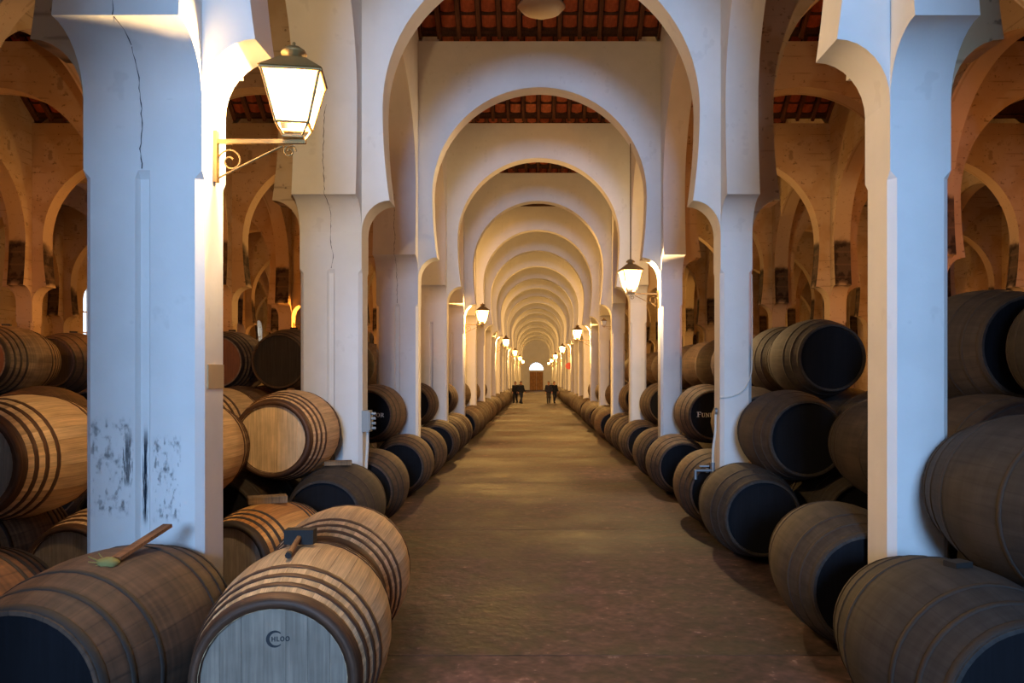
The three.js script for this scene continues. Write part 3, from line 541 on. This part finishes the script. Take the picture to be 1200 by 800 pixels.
{ // cable and water pipe on the second right pillar
  const g = group('cable', XR, 0, zc(2) + P / 2); const x = P;
  mesh('wire', tube([[x - 0.012, 3.25, 0.012], [x - 0.01, 2.4, 0.014], [x - 0.03, 2.0, 0.016], [x - 0.13, 1.82, 0.016], [x - 0.28, 1.75, 0.014], [-0.012, 1.74, 0.012]], 0.009, 60, 6), whitePaint, g); tag(g, 'thin white cable looping across the front of a slender pillar', 'cable');
  const w = group('water_pipe', XR - 0.03, 0, zc(2) + 0.05);
  mesh('pipe', tube([[0, 1.55, 0], [-0.005, 1.3, 0], [-0.03, 1.1, 0], [-0.035, 0.85, 0]], 0.016, 24, 8), whitePaint, w); mesh('wall_rose', new THREE.CylinderGeometry(0.045, 0.045, 0.03, 14).rotateZ(Math.PI / 2).translate(0, 1.57, 0), steel, w);
  mesh('valve_body', merge([bar([-0.035, 0.72, 0], [-0.035, 0.93, 0], 0.03, 10), bar([-0.035, 0.83, 0], [-0.25, 0.83, 0], 0.02, 10), bar([-0.25, 0.84, 0], [-0.25, 0.72, 0], 0.022, 10)]), steel, w);
  mesh('tap_lever', box(0.12, 0.018, 0.02, -0.14, 0.885, 0), steel, w); mesh('collar', bar([-0.09, 0.83, 0], [-0.12, 0.83, 0], 0.03, 10), steel, w); tag(w, 'white pipe with a steel tap at the foot of a slender pillar', 'pipe');
}
tag(mesh('lamp_cord', bar([XR - 0.53, 4.18, zc(3)], [XR - 0.53, 6.28, zc(3)], 0.009), roofTimber), 'thin dark cord running from an arch down to a lit lantern', 'cord');
{ const g = group('red_sign', 2.18, 0, zc(12) + P / 2 + 0.02); mesh('disc', new THREE.CylinderGeometry(0.24, 0.24, 0.015, 24).rotateX(Math.PI / 2).translate(0.16, 2.75, 0.02), new THREE.MeshStandardMaterial({ color: 0xc83a28, roughness: 0.5 }), g); mesh('bracket', box(0.1, 0.04, 0.03, 0.14, 2.75, 0), steel, g); tag(g, 'round red sign fixed to a pillar far down the aisle', 'sign'); }

// ------------------------------------------------------------------ people far down the aisle
const jacketMats = [0x1d1f26, 0x23211f, 0x2b2a33, 0x1a1c20].map(c => new THREE.MeshStandardMaterial({ color: c, roughness: 0.9 })), trouserMats = [0x2b3140, 0x1e1e22, 0x3a3630, 0x22252e].map(c => new THREE.MeshStandardMaterial({ color: c, roughness: 0.9 }));
const skin = new THREE.MeshStandardMaterial({ color: 0xc08a68, roughness: 0.6 }), hairMat = new THREE.MeshStandardMaterial({ color: 0x2a1c14, roughness: 0.8 });
function field(bones, N, half, cy, k = 0.03) {       // smooth union of tapered capsules, meshed
  const mc = new MarchingCubes(N, skin, false, false, 60000); mc.isolation = 0; const size2 = N * N;
  for (let z = 0; z < N; z++) for (let y = 0; y < N; y++) for (let x = 0; x < N; x++) {
    const p = [((x - N / 2) / (N / 2)) * half, ((y - N / 2) / (N / 2)) * half + cy, ((z - N / 2) / (N / 2)) * half]; let e = 0;
    for (const [a, b, ra, rb] of bones) { const d = [b[0] - a[0], b[1] - a[1], b[2] - a[2]], q = [p[0] - a[0], p[1] - a[1], p[2] - a[2]], l = d[0] ** 2 + d[1] ** 2 + d[2] ** 2, t = Math.max(0, Math.min(1, l ? (q[0] * d[0] + q[1] * d[1] + q[2] * d[2]) / l : 0)); e += Math.exp(-(Math.hypot(q[0] - t * d[0], q[1] - t * d[1], q[2] - t * d[2]) - (ra + (rb - ra) * t)) / k); }
    mc.field[z * size2 + y * N + x] = e > 1e-30 ? k * Math.log(e) : -1;
  }
  mc.update(); const n = mc.count, g = new THREE.BufferGeometry();
  g.setAttribute('position', new THREE.BufferAttribute(mc.positionArray.slice(0, n * 3).map((v, i) => v * half + (i % 3 === 1 ? cy : 0)), 3)); g.setAttribute('normal', new THREE.BufferAttribute(mc.normalArray.slice(0, n * 3), 3)); return g;
}
function person(x, z, turn, i, stride, label) {
  const g = group('person', x, 0, -z, turn), s = stride, hip = 0.88; g.scale.setScalar(0.95);
  const foot = [[-0.1, 0.05, s], [0.1, 0.05, -s]], knee = [[-0.1, 0.48, s * 0.6 + 0.06], [0.1, 0.48, -s * 0.35 + 0.05]];
  const legs = [], shoes = [], arms = [], hands = [];
  for (let q = 0; q < 2; q++) {
    const sx = q ? 1 : -1, H = [sx * 0.095, hip, 0], K = knee[q], A = [foot[q][0], 0.09, foot[q][2] - 0.03]; legs.push([H, K, 0.085, 0.06], [K, A, 0.058, 0.045]); shoes.push([[A[0], 0.045, A[2] - 0.02], [A[0], 0.04, A[2] + 0.15], 0.042, 0.036]);
    const S = [sx * 0.19, 1.36, 0], E = [sx * 0.24, 1.10, -s * sx * -0.2 - 0.03], W = [sx * 0.22, 0.93, s * sx * 0.5 + 0.12]; arms.push([S, E, 0.055, 0.043], [E, W, 0.042, 0.033]); hands.push([W, [W[0], W[1] - 0.09, W[2] + 0.03], 0.03, 0.026]);
    for (let f = -1; f <= 1; f++) hands.push([[W[0], W[1] - 0.08, W[2] + 0.03 + f * 0.02], [W[0] - sx * 0.01, W[1] - 0.16, W[2] + 0.045 + f * 0.02], 0.011, 0.009]);
  }
  const torso = [[[-0.08, 0.92, 0], [0.08, 0.92, 0], 0.12, 0.12], [[0, 0.95, 0], [0, 1.22, 0], 0.13, 0.14], [[-0.13, 1.32, 0], [0.13, 1.32, 0], 0.09, 0.09]], neck = [[[0, 1.38, 0], [0, 1.5, 0.01], 0.055, 0.05]], head = [[[0, 1.53, 0.035], [0, 1.6, 0.0], 0.075, 0.095], [[0, 1.545, 0.09], [0, 1.575, 0.105], 0.016, 0.012]];
  const fat = (b, e) => b.map(([a, c, r, q]) => [a, c, r + e, q + e]);
  mesh('body', field([...legs, ...shoes, ...torso, ...arms, ...hands, ...neck, ...head], 72, 0.95, 0.85, 0.015), skin, g);
  mesh('trousers', field(fat(legs, 0.018), 56, 0.95, 0.85, 0.02), trouserMats[i % 4], g); mesh('jacket', field([...fat(torso, 0.02), ...fat(arms, 0.018)], 56, 0.95, 0.85, 0.02), jacketMats[i % 4], g);
  mesh('shoes', field(fat(shoes, 0.012), 56, 0.95, 0.85, 0.01), blackWood, g); mesh('hair', field([[[0, 1.62, -0.03], [0, 1.65, 0.0], 0.098, 0.085], [[0, 1.55, -0.05], [0, 1.5, -0.06], 0.075, 0.05]], 56, 0.95, 0.85, 0.02), hairMat, g);
  return tag(g, label, 'person');
}
person(-1.12, 60, 0.5, 0, 0.32, 'person in dark clothes striding down the aisle past the left barrels');
person(-1.55, 60.6, -0.3, 1, 0.12, 'person in dark clothes standing close to the barrels beside the striding one');
person(0.95, 60, 0.1, 2, 0.2, 'person in a dark purple jacket walking beside the right hand barrels');
person(1.4, 61, 0.4, 3, 0.22, 'person in black walking next to the one in the purple jacket');

renderer.render(scene, camera);
